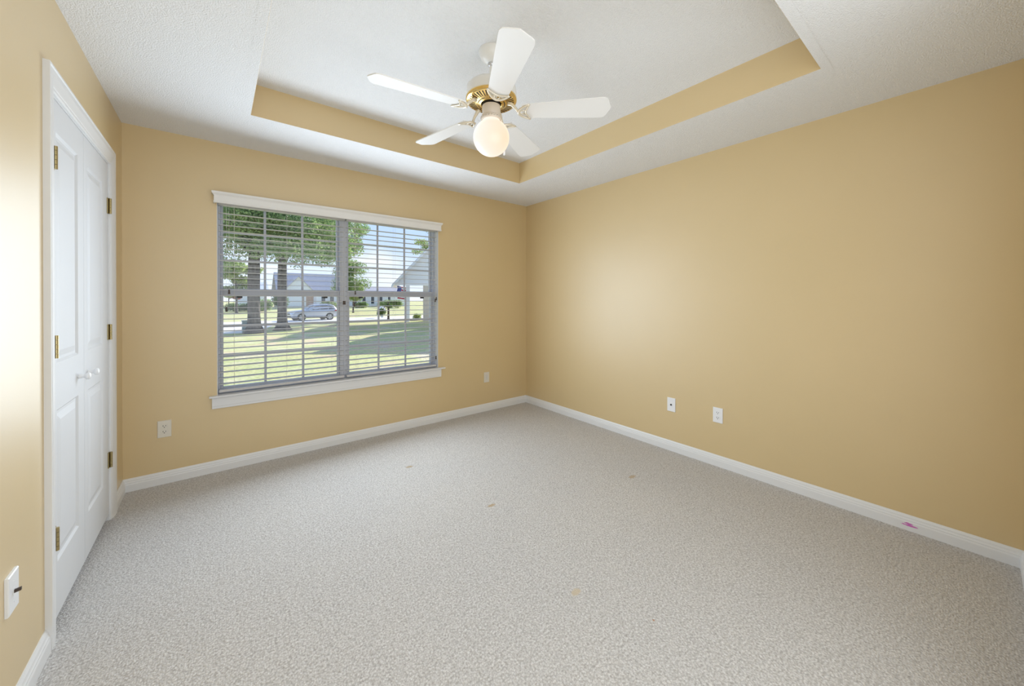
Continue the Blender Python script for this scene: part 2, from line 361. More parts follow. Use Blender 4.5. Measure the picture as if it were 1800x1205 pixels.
# ------------------------------------------------------------------ window
def window(name, x0, x1, fl, fr):
    root = thing(name, None, None, ((x0+x1)/2, YB+.1, OZ0), kind='structure')
    ya, yb = YB+.085, YB+.165; z0, z1 = OZ0+.001, OZ1-.001; a = .018
    w = MB(); w.box(x0, x0+fl-a, ya, yb, z0, z1).box(x1-fr+a, x1, ya, yb, z0, z1).box(x0+fl-a, x1-fr+a, ya, yb, z0, z0+.022).box(x0+fl-a, x1-fr+a, ya, yb, z1-.022, z1)
    w.build('window_frame', M['vinyl'], root, bevel=.003)
    gx0, gx1 = x0+fl, x1-fr
    def sash(nm, y0, y1, za, zb, ga, gb):
        w = MB(); w.box(gx0-a, gx0, y0, y1, za, zb).box(gx1, gx1+a, y0, y1, za, zb).box(gx0, gx1, y0, y1, za, ga).box(gx0, gx1, y0, y1, gb, zb)
        sh = w.build(nm, M['vinyl'], root, bevel=.003); ym = (y0+y1)/2
        w = MB(); n = .0085
        for k in (1, 2):
            xx = gx0+(gx1-gx0)*k/3; zz = ga+(gb-ga)*k/3
            w.box(xx-n, xx+n, ym-.004, ym+.004, ga, gb); w.box(gx0, gx1, ym-.0038, ym+.0038, zz-n, zz+n)
        w.build('muntin_grid', M['vinyl'], sh)
        w = MB(); w.box(gx0-.004, gx1+.004, ym+.006, ym+.009, ga-.004, gb+.004); w.build('glass_pane', M['glass'], sh)
    sash('lower_sash', YB+.092, YB+.120, z0+.022, 1.358, .606, 1.302)
    sash('upper_sash', YB+.124, YB+.152, 1.318, z1-.022, 1.360, 2.022)
    w = MB(); w.box(gx0-.004, gx1+.004, YB+.087, YB+.093, 1.327, 1.333); w.build('sash_lip', M['vinyl'], root)
    for xx in (gx0+.10, gx1-.10):
        w = MB(); w.box(xx-.018, xx+.018, YB+.084, YB+.094, 1.288, 1.303).box(xx-.012, xx+.004, YB+.078, YB+.086, 1.292, 1.300); w.build('tilt_latch', M['black'], root)
window('window_1', OX0+.0005, .905, .038, .054)
window('window_2', .905, OX1-.0005, .050, .040)
w = MB(); w.box(OX0, OX0+.003, YB-.001, YB+.085, OZ0+.0008, OZ1-.004).box(OX1-.003, OX1, YB-.001, YB+.085, OZ0+.0008, OZ1-.004).box(OX0, OX1, YB-.001, YB+.085, OZ1-.004, OZ1)
w.build('trim_4', M['trim'], kind='structure')
w = MB()
w.loft([[(x, YB-.040, .5535), (x, YB-.042, .557), (x, YB-.042, .563), (x, YB-.039, .5662), (x, YB+.0, .5662), (x, YB+.0, .5535)] for x in (-.046, 1.875)])
w.box(OX0, OX1, YB, YB+.09, .5535, .5662); w.build('trim_5', M['trim'], kind='structure')
AP = [(0, .469), (.013, .469), (.015, .472), (.015, .485), (.017, .489), (.017, .540), (.013, .5535), (0, .5535)]
w = MB(); w.loft([[(x, YB-t, z) for t, z in AP] for x in (-.030, 1.840)]); w.build('trim_6', M['trim'], kind='structure')

# blinds
def blind(label, x0, x1, right):
    root = thing('window_blind', label, 'blind', ((x0+x1)/2, YB+.04, .575), group='wooden slat blinds in the window')
    yc = YB+.040; ca, sa = c(.03), s(.03)
    w = MB()
    for i in range(30):
        z = .640+.0444*i
        pts = [(-.0245, 0), (-.012, .0012), (.012, .0012), (.0245, 0), (.0245, -.0028), (.012, -.0016), (-.012, -.0016), (-.0245, -.0028)]
        w.loft([[(x, yc+y*ca-zz*sa, z+y*sa+zz*ca) for y, zz in pts] for x in (x0+.004, x1-.004)])
    w.build('slats', M['slat'], root)
    box('bottom_rail', x0+.004, x1-.004, yc-.0255, yc+.0255, .578, .598, M['slat'], root, bevel=.004)
    box('head_rail', x0, x1, yc-.028, yc+.028, 1.985, 2.040, M['slat'], root, bevel=.002)
    for fx in (.11, .5, .89):
        xx = x0+(x1-x0)*fx; w = MB()
        for dy in (-.027, .027): w.tube([(xx, yc+dy, .59), (xx, yc+dy, 2.0)], .0007, 5)
        w.build('ladder_cord', M['cord'], root)
    def cord(xx, zt, yy=yc-.031):
        w = MB(); w.tube([(xx, yy, zt+.03), (xx, yy, 1.99)], .0008, 5); k = w.build('pull_cord', M['cord'], root)
        w = MB(); w.lathe([(0, 0), (.007, 0), (.0075, .004), (.005, .018), (.006, .024), (.0055, .031), (0, .034)], (xx, yy, zt), 12); w.build('tassel', M['tassel'], k, smooth=True)
    if right:
        cord(x0+.075, 1.322); cord(x0+.068, 1.215); cord(x1-.022, 1.252); cord(x1-.010, 1.270); cord(x1-.014, .655, yc-.034)
    else:
        cord(x0+.066, 1.318); cord(x0+.050, 1.185); cord(x1-.014, 1.232); cord(x1-.002, 1.232)
blind('white horizontal slat blind over the left half of the window', .006, .897, False)
blind('white horizontal slat blind over the right half of the window', .909, 1.803, True)
VP_ = [(.0, 1.985), (.006, 1.985), (.010, 1.989), (.010, 1.996), (.007, 2.0), (.007, 2.036), (.010, 2.044), (.016, 2.050), (.020, 2.058), (.020, 2.068), (0, 2.070)]
v0, v1, yf = -.010, 1.813, YB-.040
w = MB(); w.loft([[(v0-t, YB-.0005, z) for t, z in VP_], [(v0-t, yf-t, z) for t, z in VP_], [(v1+t, yf-t, z) for t, z in VP_], [(v1+t, YB-.0005, z) for t, z in VP_]])
tag(w.build('valance', M['valance']), 'white moulded valance across the top of both window blinds', 'valance')

# ------------------------------------------------------------------ wall plates
def plate(name, label, cat, org, ax, nrm, material, kind_, group=None, tk=.006):
    """org = centre on the wall, ax = horizontal direction in the wall, nrm = into the room"""
    root = thing(name, label, cat, org, group=group); org = Vector(org); ax = Vector(ax); nrm = Vector(nrm); zz = Vector((0, 0, 1))
    P_ = lambda a, z, d: org+ax*a+zz*z+nrm*d
    def slab(a0, a1, z0, z1, d0, d1, nm, m_, par, ins=0):
        w = MB(); w.loft([[P_(a0, z0, d0), P_(a1, z0, d0), P_(a1, z1, d0), P_(a0, z1, d0)], [P_(a0, z0, d1-ins), P_(a1, z0, d1-ins), P_(a1, z1, d1-ins), P_(a0, z1, d1-ins)], [P_(a0+ins, z0+ins, d1), P_(a1-ins, z0+ins, d1), P_(a1-ins, z1-ins, d1), P_(a0+ins, z1-ins, d1)]] if ins else [[P_(a0, z0, d0), P_(a1, z0, d0), P_(a1, z1, d0), P_(a0, z1, d0)], [P_(a0, z0, d1), P_(a1, z0, d1), P_(a1, z1, d1), P_(a0, z1, d1)]])
        return w.build(nm, m_, par)
    slab(-.036, .036, -.058, .058, .0003, tk, 'cover_plate', material, root, .0025)
    def disc(a, z, r, d0, d1, nm, m_, par):
        w = MB(); w.loft([[P_(a+r*c(t), z+r*s(t), d) for t in [2*PI*j/16 for j in range(16)]] for d in (d0, d1)]); return w.build(nm, m_, par)
    if kind_ == 'duplex':
        for dz in (.0195, -.0195):
            w = MB(); pr = [(x, z) for x, z in [(-.012, .0135), (.012, .0135), (.0165, .007), (.0165, -.007), (.012, -.0135), (-.012, -.0135), (-.0165, -.007), (-.0165, .007)]]
            w.loft([[P_(x, z+dz, d) for x, z in pr] for d in (tk-.001, tk+.0015)]); r = w.build('receptacle', material, root)
            w = MB(); e_ = tk+.0017
            for a0, z0, z1 in ((-.0075, -.002, .0075), (.0055, -.001, .0065)):
                w.add([P_(a0, z0+dz, e_), P_(a0+.003, z0+dz, e_), P_(a0+.003, z1+dz, e_), P_(a0, z1+dz, e_)], [(0, 1, 2, 3)])
            w.add([P_(.003*c(t), dz-.0075+.003*s(t), e_) for t in [2*PI*j/10 for j in range(10)]], [tuple(range(10))])
            w.build('slot', M['dark'], r)
        disc(0, 0, .0028, tk-.0005, tk+.001, 'screw', material, root)
    elif kind_ == 'decora':
        slab(-.0165, .0165, -.033, .033, tk-.001, tk+.002, 'insert', material, root, .001)
        slab(-.004, .004, -.028, .028, tk+.0015, tk+.0028, 'slot', M['vinyl'], root)
    elif kind_ == 'jack':
        disc(0, 0, .0065, tk-.001, tk+.006, 'coaxial_jack', M['black'], root)
        for dz in (.042, -.042): disc(0, dz, .0028, tk-.0005, tk+.001, 'screw', material, root)
    else:
        slab(-.005, .005, -.012, .012, tk-.001, tk+.0005, 'toggle_slot', M['plate'], root)
        w = MB(); w.loft([[P_(a, z+.2*d, tk+d) for a, z in ((-.0035, -.005), (.0035, -.005), (.0035, .005), (-.0035, .005))] for d in (0, .014)]); w.build('toggle', M['tassel'], root, bevel=.001)
        for dz in (.030, -.030): disc(0, dz, .0028, tk-.0005, tk+.001, 'screw', M['plate'], root)
plate('wall_outlet', 'almond duplex outlet low on the window wall left of the window', 'outlet', (-.287, YB, .379), (1, 0, 0), (0, -1, 0), M['ivory'], 'duplex')
plate('wall_outlet', 'small almond wall plate low on the window wall near the right corner', 'outlet', (2.425, YB, .385), (1, 0, 0), (0, -1, 0), M['ivory'], 'decora')
plate('cable_jack_plate', 'white cable jack plate with one dark center socket on the right wall', 'wall plate', (XR, 1.615, .390), (0, -1, 0), (-1, 0, 0), M['plate'], 'jack')
plate('wall_outlet', 'white duplex outlet on the right wall beside the cable jack plate', 'outlet', (XR, 1.241, .392), (0, -1, 0), (-1, 0, 0), M['plate'], 'duplex')
plate('light_switch', 'white light switch plate with dark toggle on the left wall before the closet', 'light switch', (XL, 1.808, .400), (0, 1, 0), (1, 0, 0), M['plate'], 'toggle', tk=.009)

# ------------------------------------------------------------------ ceiling fan
FX, FY, FZ = 1.178, 1.664, H+TH
fan = thing('ceiling_fan', 'white five blade ceiling fan with brass ring and lit globe under the tray ceiling', 'ceiling fan', (FX, FY, FZ))
fc = (FX, FY, FZ)
w = MB(); w.lathe([(.001, 0), (.068, 0), (.069, -.008), (.066, -.022), (.056, -.045), (.034, -.064), (.020, -.069), (.001, -.069)], fc, 40); w.build('canopy', M['fanwhite'], fan, smooth=True, auto=50)
w = MB(); w.lathe([(.011, -.066), (.011, -.18)], fc, 16); w.build('downrod', M['fanwhite'], fan, smooth=True)
w = MB(); w.lathe([(.019, -.07), (.019, -.078), (.014, -.084), (.011, -.086)], fc, 16); w.build('rod_collar', M['rim'], fan, smooth=True)
w = MB(); w.lathe([(.001, -.160), (.034, -.160), (.040, -.168), (.085, -.178), (.120, -.192), (.134, -.206), (.136, -.216), (.136, -.258), (.132, -.262)], fc, 56); w.build('motor_housing', M['fanwhite'], fan, smooth=True, auto=40)
w = MB(); w.lathe([(.132, -.258), (.1385, -.262), (.1385, -.272), (.134, -.278), (.128, -.280), (.066, -.292), (.058, -.294), (.054, -.290)], fc, 64)
gr = w.build('motor_grille', M['brass'], fan, smooth=True, auto=50)
w = MB()
for k in range(44):
    a = 2*PI*k/44; zr = lambda r: -.280-(.128-r)/(.062)*.012-.0006
    d = Vector((c(a), s(a), 0)); t = Vector((-s(a), c(a), 0))
    w.add([Vector(fc)+d*r+t*o+Vector((0, 0, zr(r))) for r, o in ((.086, -.0018), (.086, .0018), (.124, .0034), (.124, -.0034))], [(0, 1, 2, 3)])
w.build('grille_slots', M['dark'], gr)
w = MB()
for a0 in range(0, 360, 72):
    a = [math.radians(a0+10+j*5) for j in range(11)]; v = [Vector(fc)+Vector((r*c(t), r*s(t), -.2903-(.0755-r)*.19)) for r in (.0705, .0755) for t in a]
    w.add(v, [(j, j+1, j+12, j+11) for j in range(10)])
w.build('grille_arcs', M['dark'], gr)
w = MB(); w.lathe([(.001, -.284), (.050, -.284), (.050, -.300), (.001, -.300)], fc, 32); w.build('gap_disc', M['black'], fan)  # black disc put in for the shaded gap between grille and switch housing
w = MB(); w.lathe([(.001, -.299), (.045, -.299), (.050, -.303), (.050, -.350), (.046, -.358), (.001, -.358)], fc, 40); w.build('switch_housing', M['almond'], fan, smooth=True, auto=40)
w = MB(); n = 24; w.lathe([(.044, -.357), (.053, -.359), (.055, -.364), (.055, -.374), (.052, -.378), (.040, -.378)], fc, 48)
for k in range(n):
    a = 2*PI*k/n; p = Vector(fc)+Vector((.0555*c(a), .0555*s(a), -.3685))
    tg = Vector((-s(a), c(a), 0))
    w.tube([p-tg*.006+Vector((0, 0, -.005)), p+Vector((0, 0, 0)), p-tg*.006+Vector((0, 0, .005))], .0022, 6)
w.build('globe_fitter', M['almond'], fan, smooth=True, auto=40)
zc_ = -.474; r_ = .0985
w = MB(); w.lathe([(.045, -.378)]+[(r_*s(t), zc_+r_*c(t)) for t in [math.asin(.045/r_)+(PI-math.asin(.045/r_))*j/28 for j in range(1, 28)]]+[(.0005, zc_-r_)], fc, 48); w.build('globe', M['globe'], fan, smooth=True)
def blade_parts(ang):
    ca, sa = c(ang), s(ang); zb = -.337; pt = math.radians(12)
    def P_(r, q, h):                      # r along blade, q to the side (counter-clockwise edge lower), h up
        q2 = q*c(pt)-h*s(pt)*-1; z = -q*s(pt)+h*c(pt)
        return Vector(fc)+Vector((r*ca-q2*sa, r*sa+q2*ca, zb+z))
    edge = [(.170, .048), (.20, .052), (.35, .061), (.50, .070), (.585, .0745), (.604, .0735), (.616, .067), (.624, .054), (.631, .034), (.639, .014), (.643, 0)]
    poly = edge+[(r, -q) for r, q in edge[::-1][1:]]
    w = MB(); w.loft([[P_(r, q, 0) for r, q in poly], [P_(r, q, .0055) for r, q in poly]]); w.build('blade', M['blade'], fan)
    w = MB(); hh = -.005
    zarm = lambda r, z: Vector(fc)+Vector((r*ca, r*sa, z))
    w.tube([zarm(.092, -.289), zarm(.112, -.296), zarm(.134, -.318), P_(.150, 0, hh)], [.012, .010, .0075, .007], 8)
    outer = [P_(.150+.062*(abs(t)**2.0), .057*t, hh) for t in [j/8-1 for j in range(17)]]
    w.tube(outer, [.0045+.0035*(1-abs(j/8-1)) for j in range(17)], 8)
    inner = [P_(.188+.024*(abs(t)**1.5), .055*t, hh) for t in [j/8-1 for j in range(17)]]
    w.tube(inner, .0042, 8)
    w.tube([P_(.154, 0, hh), P_(.166, .012, hh), P_(.186, .014, hh)], .003, 6); w.tube([P_(.154, 0, hh), P_(.166, -.012, hh), P_(.186, -.014, hh)], .003, 6)
    w.build('blade_iron', M['iron'], fan, smooth=True)
for k in range(5): blade_parts(math.radians(172.3+72*k))
ch = Vector(fc)+Rt*.030+Vector((Fw.x, Fw.y, 0))*.038
w = MB(); g_ = lambda a, b_, z: Vector(fc)+Rt*a+Vector((Fw.x, Fw.y, 0)).normalized()*b_+Vector((0, 0, z))
w.tube([g_(.028, .040, -.33), g_(.040, .058, -.345), g_(.056, .072, -.365), g_(.066, .085, -.40), g_(.070, .088, -.44), g_(.070, .088, -.490)], .0012, 6)
pc = w.build('pull_chain', M['brass'], fan)
w = MB(); w.lathe([(0, -.045), (.005, -.045), (.0065, -.038), (.0055, -.015), (.003, 0), (0, .002)], g_(.070, .088, -.490), 14); w.build('pull_knob', M['plate'], pc, smooth=True)

# ------------------------------------------------------------------ outdoors
def gz(y):
    t = min(max((y-52)/33, 0), 1); return -1.1+.7*t*t*(3-2*t)
w = MB(); ys = [YB+.3, 6, 10, 16, 24, 34, 46, 52]+[52+3*k for k in range(1, 12)]+[95, 140, 260]; xs = [-60, -20, 0, 20, 50, 90, 170]
w.add([(x, y, gz(y)) for y in ys for x in xs], [(j*7+i, j*7+i+1, j*7+i+8, j*7+i+7) for j in range(len(ys)-1) for i in range(6)])
w.build('lawn', M['grass'], kind='structure')
rd = [(-40, 38.0, 44.5), (0, 39.6, 46.2), (12, 41.0, 48.6), (30, 40.6, 50.4), (90, 38, 50)]
w = MB(); v = []
for x, a, b_ in rd: v += [(x, a, -1.085), (x, b_, -1.085)]
w.add(v, [(2*i, 2*i+2, 2*i+3, 2*i+1) for i in range(len(rd)-1)]); w.add([(-6, 30.4, -1.09), (2.2, 31.6, -1.09), (4.2, 39.9, -1.09), (-6, 39.6, -1.09)], [(0, 1, 2, 3)])
w.build('road', M['road'], kind='structure')
# unseen block added beyond the frame to throw the long shade on the lawn
w = MB(); w.loft([[(19.8, 18.6, z), (12.3, 24.4, z), (17.2, 30.7, z), (24.7, 24.9, z)] for z in (-1.1, 4.0)])
w.build('shade_block', M['siding'], kind='structure')
box('sun_block', 7.6, 12, 3.8, 9.6, -1.1, 7.0, M['siding'], kind='structure')  # unseen block added to keep direct sun out of the room

def leaves(name, blobs, n, size, material, parent, seed):
    rn = random.Random(seed); tot = sum(b_[3]*b_[4]*b_[5] for b_ in blobs); v = []; f = []
    for (x, y, z, rx, ry, rz) in blobs:
        for _ in range(int(n*rx*ry*rz/tot)):
            u = Vector((rn.gauss(0, 1), rn.gauss(0, 1), rn.gauss(0, 1))).normalized()*(rn.random()**.45)
            p = Vector((x+u.x*rx, y+u.y*ry, z+u.z*rz)); a = Vector((rn.gauss(0, 1), rn.gauss(0, 1), rn.gauss(0, 1))).normalized(); b_ = a.cross(Vector((rn.random(), rn.random(), 1))).normalized()
            sz = size*rn.uniform(.6, 1.3); k = len(v); v += [p-a*sz, p+b_*sz*.45, p+a*sz, p-b_*sz*.45]; f.append((k, k+1, k+2, k+3))
    w = MB(); w.v = [tuple(p) for p in v]; w.f = f
    off = wloc(parent); me = bpy.data.meshes.new(name); me.from_pydata([tuple(Vector(p)-off) for p in w.v], [], w.f); me.materials.append(material)
    o = bpy.data.objects.new(name, me); C.objects.link(o); o.parent = parent; return o
def trunk_rings(base, top, r0, r1, flare=1.6, n=14, lean=(0, 0)):
    base = Vector(base); rings = []; hgt = top-base.z
    for k in range(9):
        t = (0, .02, .05, .10, .2, .4, .6, .8, 1)[k]; r = r0+(r1-r0)*t; r *= 1+(flare-1)*max(0, 1-t/.12)**2
        rings.append([Vector((base.x+lean[0]*t+r*c(2*PI*j/n)*(1+.10*s(3*j+k)), base.y+lean[1]*t+r*s(2*PI*j/n)*(1+.10*s(3*j+k)), base.z+hgt*t)) for j in range(n)])
    return rings
def tree(label, base, top, r0, r1, blobs, n, size, leaf, seed, flare=1.6, lean=(0, 0), name='shade_tree', group=None):
    root = thing(name, label, 'tree', base, group=group)
    w = MB(); w.loft(trunk_rings(base, top, r0, r1, flare, lean=lean)); w.build('trunk', M['bark'], root, smooth=True)
    rn = random.Random(seed)
    w = MB(); tp = Vector(base)+Vector((lean[0], lean[1], top-base[2]))
    for (x, y, z, rx, ry, rz) in blobs[:10]:
        st = Vector(base).lerp(tp, rn.uniform(.72, 1)); en = Vector((x, y, z)); md = st.lerp(en, .5)+Vector((0, 0, .3)); w.tube([st, md, en], [r1*.6, r1*.35, r1*.1], 6)
    w.build('branches', M['bark'], root)
    leaves('foliage', blobs, n, size, leaf, root, seed)
    return root
rn = random.Random(3)
def crown(cx, cy, cz, R_, hz, n, br=1.5):
    out = []
    for _ in range(n):
        a = rn.uniform(0, 2*PI); r = R_*math.sqrt(rn.random()); out.append((cx+r*c(a), cy+r*s(a), cz+rn.uniform(-hz, hz), br*rn.uniform(.7, 1.3), br*rn.uniform(.7, 1.3), br*rn.uniform(.5, .9)))
    return out
t1 = (2.0, 31.0, -1.12); t2 = (3.85, 32.6, -1.12)
tree('big shade tree on the lawn with the thicker trunk, left of its twin', t1, 5.2, .40, .30, crown(1.2, 31, 6.6, 3.6, 2.3, 34), 36000, .105, M['leafA'], 11, 1.7, group='front lawn trees')
tree('big shade tree on the lawn between its thicker twin and the parked car', t2, 5.4, .34, .25, crown(5.0, 32.4, 7.0, 3.3, 2.4, 34)+[(6.6, 31.5, 4.6, 1.0, 1.0, .6), (4.6, 31.8, 4.0, .9, .9, .5)], 36000, .105, M['leafA'], 12, 1.9, group='front lawn trees')
tree('bushy green tree across the yard behind the middle of the window', (9.3, 37.5, -1.12), 4.5, .16, .10, crown(9.9, 37.5, 3.4, 1.2, 1.4, 9, 1.0)+crown(9.9, 37.5, 7.2, 1.5, 2.0, 13, 1.0), 15000, .10, M['leafA'], 13)
tree('thin sparse tree rising behind the gabled carport', (24.3, 50, -1.12), 8.5, .10, .05, crown(23.6, 50, 9.0, 1.4, 2.8, 10, .8), 1900, .13, M['leafB'], 14)
tree('pale green tree far off at the left edge of the window', (2.2, 66, gz(66)), 3, .15, .10, crown(2.2, 66, 4.2, 2.6, 2.0, 12, 1.3), 7000, .2, M['leafB'], 15)
tree('small red leaved tree beside the far hedge', (1.5, 76, gz(76)), 1.4, .1, .06, crown(1.9, 76, 1.7, 1.0, .7, 6, .7), 2600, .13, M['leafR'], 16)
tree('pale tree far behind the street right of the bushy tree', (17, 62, gz(62)), 2.2, .12, .08, crown(17, 62, 2.4, 1.6, .9, 8, .9), 3800, .16, M['leafB'], 17)
tree('leafy sapling by the white carport post', (15.0, 41.0, -1.1), .9, .12, .09, [(14.2, 41.0, -.2, .5, .5, .45), (15.1, 41, .5, .4, .4, .3)], 900, .10, M['leafC'], 18)
def bush(label, x, y, rx, ry, h, n, leaf, seed, size=.12, group=None):
    z = gz(y); root = thing('bush', label, 'bush', (x, y, z), group=group)
    rb = random.Random(seed); bl = [(x+rb.uniform(-.7, .7)*rx, y+rb.uniform(-.6, .6)*ry, z+h*rb.uniform(.35, .6), rx*.45, ry*.6, h*.42) for _ in range(7)]
    leaves('foliage', bl, n, size, leaf, root, seed)
    w = MB()
    for k in range(5): w.tube([(x+rb.uniform(-.3, .3)*rx, y, z-.02), (x+rb.uniform(-.6, .6)*rx, y, z+h*.5)], .02, 5)
    w.build('stems', M['bark'], root)
bush('long clipped hedge beyond the street at far left', 3.6, 70.5, 2.6, 1.0, 1.5, 5200, M['leafC'], 31)
bush('rounded bright hedge behind the thicker tree trunk', 5.2, 66.5, 1.5, .8, 2.1, 3600, M['leafA'], 32)
bush('dark tall hedge seen between the two tree trunks', 8.4, 76, 1.6, 1.0, 2.5, 4200, M['leafC'], 33)
bush('low bush in front of the white gabled house', 16.8, 78.0, 1.6, .8, 1.3, 2600, M['leafB'], 34)
bush('low bush by the columns of the long white house', 22.0, 76.0, 1.7, .8, 1.2, 2600, M['leafA'], 35)
bush('broad bush at the right end of the long white house', 27.5, 74.0, 2.4, 1.0, 1.7, 3800, M['leafA'], 36)
bush('small weedy plant by the brick carport column', 17.3, 38.6, .5, .4, .8, 300, M['leafB'], 37, .12)

# houses
def gable(w, x0, x1, y0, y1, z0, z1, over=.4, th=.14, axis='x'):
    """roof slab pair; ridge runs along axis"""
    if axis == 'x':
        ym = (y0+y1)/2; sl = (z1-z0)/(ym-y0)
        pr = [(y0-over, z0-over*sl), (ym, z1), (y1+over, z0-over*sl), (y1+over, z0-over*sl+th), (ym, z1+th), (y0-over, z0-over*sl+th)]
        w.loft([[(x, y, z) for y, z in pr] for x in (x0-over, x1+over)])
    else:
        xm = (x0+x1)/2; sl = (z1-z0)/(xm-x0)
        pr = [(x0-over, z0-over*sl), (xm, z1), (x1+over, z0-over*sl), (x1+over, z0-over*sl+th), (xm, z1+th), (x0-over, z0-over*sl+th)]
        w.loft([[(x, y, z) for x, z in pr] for y in (y0-over, y1+over)])
def hwindow(root, x0, x1, y, z0, z1):
    f = box('window', x0-.08, x1+.08, y-.06, y, z0-.08, z1+.08, M['hwhite'], root); box('pane', x0, x1, y-.07, y-.055, z0, z1, M['pane'], f)
g = gz(82)
hA = thing('house', 'white gabled house with garage door across the street behind the car', 'house', (13, 82, g))
w = MB(); w.box(9.2, 20, 82, 90, g, 2.6); w.build('wall', M['siding'], hA)
w = MB(); w.loft([[(9.6, y, g), (14.6, y, g), (14.6, y, 2.7), (12.1, y, 5.4), (9.6, y, 2.7)] for y in (80, 86)]); w.build('front_gable', M['hwhite'], hA)
w = MB(); gable(w, 9.6, 14.6, 80, 86, 2.7, 5.4, .35, .12, 'y'); w.build('gable_roof', M['shingle'], hA)
w = MB(); gable(w, 9.2, 20, 82, 90, 2.6, 6.3, .5); w.build('roof', M['shingle'], hA)
w = MB(); w.box(10.2, 13.2, 79.9, 80, g, 1.8); w.build('garage_door', M['hwhite'], hA)
box('brick_front', 9.6, 10.1, 79.93, 80, g, 2.0, M['brick'], hA); box('brick_front', 13.35, 14.6, 79.93, 80, g, 2.0, M['brick'], hA)
box('porch_column', 15.1, 15.9, 79.8, 80.2, g, 2.6, M['hwhite'], hA); box('porch_column', 19.0, 19.3, 79.8, 80.2, g, 2.6, M['hwhite'], hA)
hwindow(hA, 16.4, 17.1, 82, .4, 1.9); hwindow(hA, 18.0, 18.7, 82, .4, 1.9)
g = gz(84)
hB = thing('house', 'long low white house with columns and dark windows right of the car', 'house', (26, 84, g))
box('wall', 21.7, 34, 82, 90, g, 2.3, M['hwhite'], hB); w = MB(); gable(w, 21.7, 34, 82, 90, 2.3, 3.9, .5); w.build('roof', M['shingle'], hB)
for x in (21.8, 23.6, 25.4, 27.2, 29.0, 30.8): box('porch_column', x, x+.25, 80.3, 80.6, g, 2.2, M['hwhite'], hB)
for x in (22.4, 24.2, 26.0, 27.8, 29.6): hwindow(hB, x, x+.8, 82, .2, 1.8)
g = gz(85)
hC = thing('house', 'pale house glimpsed between the two lawn tree trunks', 'house', (6.5, 90, g))
box('wall', 3.0, 8.0, 91, 98, g, 2.6, M['hwhite'], hC); w = MB(); gable(w, 3.0, 8.0, 91, 98, 2.6, 4.6, .4); w.build('roof', M['hwhite'], hC); hwindow(hC, 5.5, 6.5, 91, .4, 1.8)
# carport with front gable at the right of the view
cp = thing('carport', 'gabled white carport on posts at the right of the window view', 'carport', (0, 0, 0))
x0, x1, y0, y1 = 0, 8.6, 0, 9; zt = 2.95; zp = 7.6
w = MB(); w.loft([[(x0, y, zt), (x1, y, zt), ((x0+x1)/2, y, zp)] for y in (y0+.05, y0+.25)]); w.build('gable_wall', M['siding'], cp)
w = MB(); gable(w, x0, x1, y0, y1, zt, zp, .35, .16, 'y'); w.build('roof', M['shingle'], cp)
sl = (zp-zt)/((x1-x0)/2)
w = MB(); xm = (x0+x1)/2
w.loft([[(x0-.4, y, zt-.4*sl-.16), (xm, y, zp-.12), (xm, y, zp+.12), (x0-.4, y, zt-.4*sl+.10)] for y in (y0-.42, y0-.34)]); w.loft([[(x1+.4, y, zt-.4*sl-.16), (xm, y, zp-.12), (xm, y, zp+.12), (x1+.4, y, zt-.4*sl+.10)] for y in (y0-.42, y0-.34)])
w.box(x0-.05, x1, y0-.02, y0+.28, zt-.28, zt); w.build('fascia', M['hwhite'], cp)
box('post', 1.0, 1.4, y0, y0+.35, -1.12, zt-.28, M['hwhite'], cp, bevel=.02); box('brick_column', 2.75, 3.4, y0, y0+.5, -1.12, zt-.28, M['brick'], cp); box('post', 8.1, 8.5, y0, y0+.35, -1.12, zt-.28, M['hwhite'], cp)
box('back_post', 7.0, 7.3, y1-.5, y1-.1, -1.12, zt, M['hwhite'], cp); box('back_post', 8.1, 8.5, y1-.5, y1-.1, -1.12, zt, M['hwhite'], cp)
cp.location = (14.35, 37.2, 0); cp.rotation_euler = (0, 0, math.radians(-24))
# flag hanging from the carport corner
fl = thing('flag', 'striped red white and blue flag hanging at the carport corner', 'flag', (14.3, 36.0, 2.6))
w = MB(); w.tube([(14.50, 36.25, 1.75), (13.95, 35.9, 2.75)], .02, 6); w.build('flag_pole', M['hwhite'], fl)
def fpt(a, b_): return Vector((14.0+.85*a+.05*s(9*b_), 35.9-.12*s(7*a), 2.55-1.25*b_-.10*a))
for i in range(9):
    w = MB()
    for j in range(3 if i < 4 else 0, 6): w.loft([[fpt(j/6, i/9)+o, fpt((j+1)/6, i/9)+o, fpt((j+1)/6, (i+1)/9)+o, fpt(j/6, (i+1)/9)+o] for o in (Vector((0, 0, 0)), Vector((0, .012, 0)))])
    w.build('stripe', M['flagr' if i % 2 == 0 else 'flagw'], fl)
w = MB()
for i in range(4):
    for j in range(3): w.loft([[fpt(j/6, i/9)+o, fpt((j+1)/6, i/9)+o, fpt((j+1)/6, (i+1)/9)+o, fpt(j/6, (i+1)/9)+o] for o in (Vector((0, 0, 0)), Vector((0, .012, 0)))])
w.build('canton', M['flagb'], fl)
